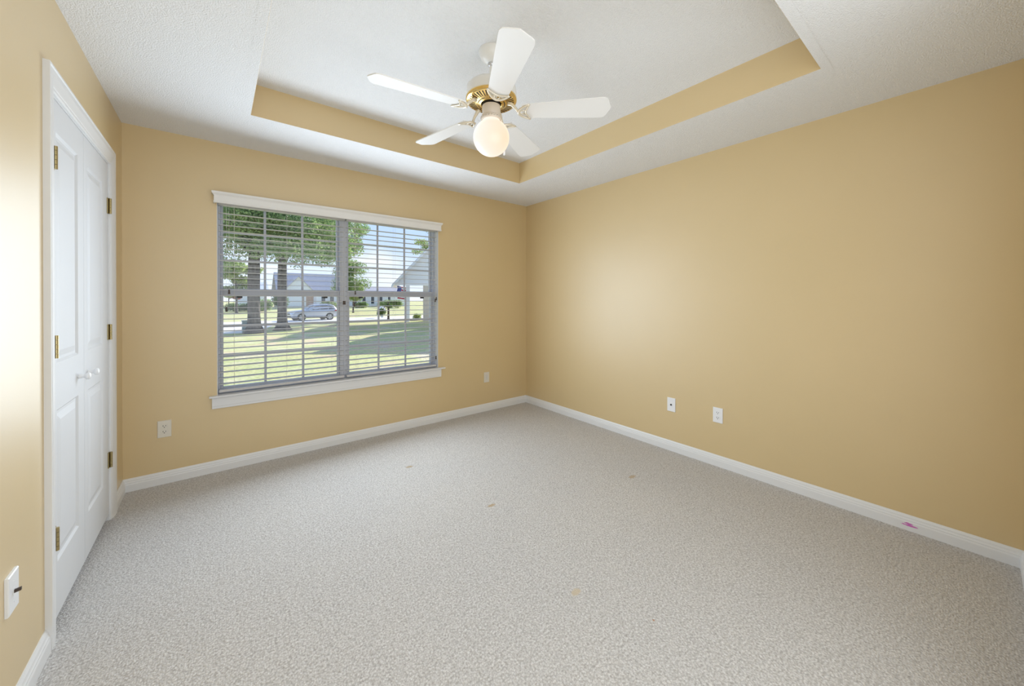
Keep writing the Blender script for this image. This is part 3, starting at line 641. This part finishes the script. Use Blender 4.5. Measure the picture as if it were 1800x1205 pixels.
# mailbox and utility box
mb = thing('mailbox', 'small white mailbox on a post beyond the lawn near the carport', 'mailbox', (16.2, 46.5, -1.1))
box('mailbox_post', 16.1, 16.3, 46.4, 46.6, -1.12, -.15, M['hwhite'], mb)
w = MB(); w.loft([[(16.2+.28*c(t), y, .0+.28*s(t)+.02) for t in [PI*j/8 for j in range(9)]]+[(15.92, y, -.18), (16.48, y, -.18)] for y in (46.1, 46.9)]); w.build('mailbox_body', M['hwhite'], mb)
ub = thing('utility_box', 'grey green utility box standing left of the thicker tree trunk', 'utility box', (1.62, 31.3, -1.1))
box('cabinet', 1.35, 1.95, 31.45, 32.0, -1.12, -.30, M['teal'], ub, bevel=.02); box('lid', 1.32, 1.98, 31.42, 32.03, -.30, -.24, M['teal'], ub, bevel=.01)

# ------------------------------------------------------------------ parked car (built facing +x, then turned)
car = thing('car', 'silver station wagon style car parked facing left on the street', 'car')
car['label'] = 'silver sport utility car parked on the street facing left'
def sect(x, zb, zs, zt, hw, ht):
    """one cross ring: sill, side, shoulder, top"""
    h = [(hw*.86, zb), (hw*.97, zb+.10), (hw, (zb+zs)*.5), (hw*.985, zs-.08), (hw*.95, zs), (ht, zt), (ht*.5, zt+.02)]
    return [Vector((x, y, z)) for y, z in h]+[Vector((x, -y, z)) for y, z in h[::-1]]
ST = [(2.42, .42, .62, .70, .62, .45), (2.36, .30, .72, .86, .80, .62), (2.20, .26, .84, .96, .88, .74), (1.80, .25, .93, 1.03, .93, .80), (1.30, .25, .99, 1.09, .95, .82), (.95, .25, 1.02, 1.12, .955, .83), (.3, .25, 1.04, 1.10, .955, .84), (-.6, .25, 1.06, 1.11, .955, .84), (-1.5, .25, 1.09, 1.14, .95, .84), (-2.10, .28, 1.12, 1.16, .92, .80), (-2.36, .36, 1.10, 1.16, .84, .72), (-2.44, .48, .98, 1.02, .74, .64)]
w = MB(); w.loft([sect(*a) for a in ST]); w.build('body', M['silver'], car, smooth=True, auto=50)
def gsec(x, z0, z1, h0, h1):
    return [Vector((x, h0, z0)), Vector((x, (h0+h1)/2+.02, (z0+z1)/2)), Vector((x, h1, z1-.05)), Vector((x, h1-.10, z1)), Vector((x, -h1+.10, z1)), Vector((x, -h1, z1-.05)), Vector((x, -(h0+h1)/2-.02, (z0+z1)/2)), Vector((x, -h0, z0))]
GS = [(.98, 1.09, 1.13, .83, .80), (.45, 1.08, 1.47, .86, .70), (.10, 1.08, 1.66, .87, .66), (-.5, 1.08, 1.73, .87, .65), (-1.3, 1.10, 1.72, .86, .65), (-1.85, 1.12, 1.66, .85, .63), (-2.10, 1.13, 1.56, .83, .61), (-2.36, 1.14, 1.20, .78, .62)]
w = MB(); w.loft([gsec(*a) for a in GS]); w.build('cabin', M['silver'], car, smooth=True, auto=50)
for sg in (1, -1):
    def sp(x, t):                 # point on cabin side
        for a, b_ in zip(GS, GS[1:]):
            if a[0] >= x >= b_[0]: u = (a[0]-x)/(a[0]-b_[0]); k = [p+(q_-p)*u for p, q_ in zip(a, b_)]; break
        h = k[3]+(k[4]-k[3])*t+.026*(1-abs(2*t-1)); return Vector((x, sg*(h+.006), k[1]+(k[2]-k[1])*t))
    for nm, xa, xb in (('front_side_window', .40, -.42), ('rear_side_window', -.48, -1.30), ('quarter_window', -1.36, -1.98)):
        w = MB(); pts = [(xa, .10), (xb, .12), (xb, .82), (xa if nm != 'front_side_window' else -.02, .82)]
        ring = [sp(x, t) for x, t in pts]; w.loft([ring, [p-Vector((0, sg*.02, 0)) for p in ring]]); w.build(nm, M['carglass'], car)
    w = MB(); w.lathe([(0, -.09), (.07, -.07), (.09, 0), (.07, .07), (0, .09)], (.66, sg*1.02, 1.12), 12); w.build('wing_mirror', M['silver'], car, smooth=True)
    w = MB(); w.loft([[(2.37, sg*.42, .70), (2.30, sg*.82, .74), (2.05, sg*.905, .86), (2.12, sg*.84, .92), (2.34, sg*.46, .82)], [(2.43, sg*.42, .70), (2.36, sg*.84, .74), (2.07, sg*.935, .86), (2.14, sg*.86, .93), (2.40, sg*.46, .82)]]); w.build('headlight', M['lens'], car)
    w = MB(); w.loft([[(-2.0, sg*.90, .98), (-2.38, sg*.80, .98), (-2.36, sg*.78, 1.14), (-2.02, sg*.88, 1.10)], [(-2.0, sg*.945, .98), (-2.46, sg*.84, .98), (-2.43, sg*.82, 1.14), (-2.02, sg*.93, 1.10)]]); w.build('tail_light', M['red'], car)
    w = MB(); w.tube([(.2, sg*.60, 1.76), (-.4, sg*.60, 1.80), (-1.4, sg*.60, 1.79), (-1.8, sg*.58, 1.70)], .02, 6); w.build('roof_rail', M['rim'], car)
    w = MB(); w.box(1.0, -1.05, sg*.93-.03, sg*.93+.03, .27, .36); w.build('sill_trim', M['tyre'], car)
w = MB(); w.loft([[(.93, y, 1.14), (.47, y*.86, 1.455), (.12, y*.82, 1.645), (.11, y*.82, 1.63), (.46, y*.86, 1.43), (.9, y, 1.12)] for y in (.74, -.74)])
w.v = [(x+.012, y, z+.012) for x, y, z in w.v]; w.build('windshield', M['carglass'], car)
w = MB(); w.box(2.36, 2.44, -.40, .40, .62, .78); w.build('grille', M['black'], car, bevel=.02)
w = MB(); w.box(2.30, 2.43, -.62, .62, .33, .50); w.build('lower_intake', M['black'], car, bevel=.02)
for sx_ in (1.46, -1.42):
    for sg in (1, -1):
        R_ = Matrix.Rotation(-sg*PI/2, 4, 'X'); ctr = (sx_, sg*.80, .36)
        w = MB(); w.lathe([(0, .150), (.42, .150), (.425, .158), (0, .159)], ctr, 32, R_); w.build('wheel_arch', M['tyre'], car)
        w = MB(); w.lathe([(.22, .0), (.34, 0), (.36, .03), (.36, .15), (.345, .172), (.25, .176), (.245, .165)], ctr, 32, R_); wh = w.build('wheel', M['tyre'], car, smooth=True, auto=40)
        w = MB(); w.lathe([(.245, .165), (.25, .176), (.225, .176), (.215, .164), (.09, .172), (0, .176)][0:4], ctr, 32, R_)
        w.lathe([(.07, .150), (.065, .176), (0, .178)], ctr, 20, R_)
        for k in range(5):
            a = 2*PI*k/5+.3; d = R_ @ Vector((c(a), s(a), 0)); t = R_ @ Vector((-s(a), c(a), 0)); nn = R_ @ Vector((0, 0, 1))
            w.loft([[Vector(ctr)+d*r+t*o+nn*h for o, h in ((-wd, .160), (wd, .160), (wd*.8, .176), (-wd*.8, .176))] for r, wd in ((.05, .045), (.225, .06))])
        w.build('rim', M['rim'], wh)
car.location = (8.35, 46.0, -1.083); car.rotation_euler = (0, 0, math.radians(180+9))
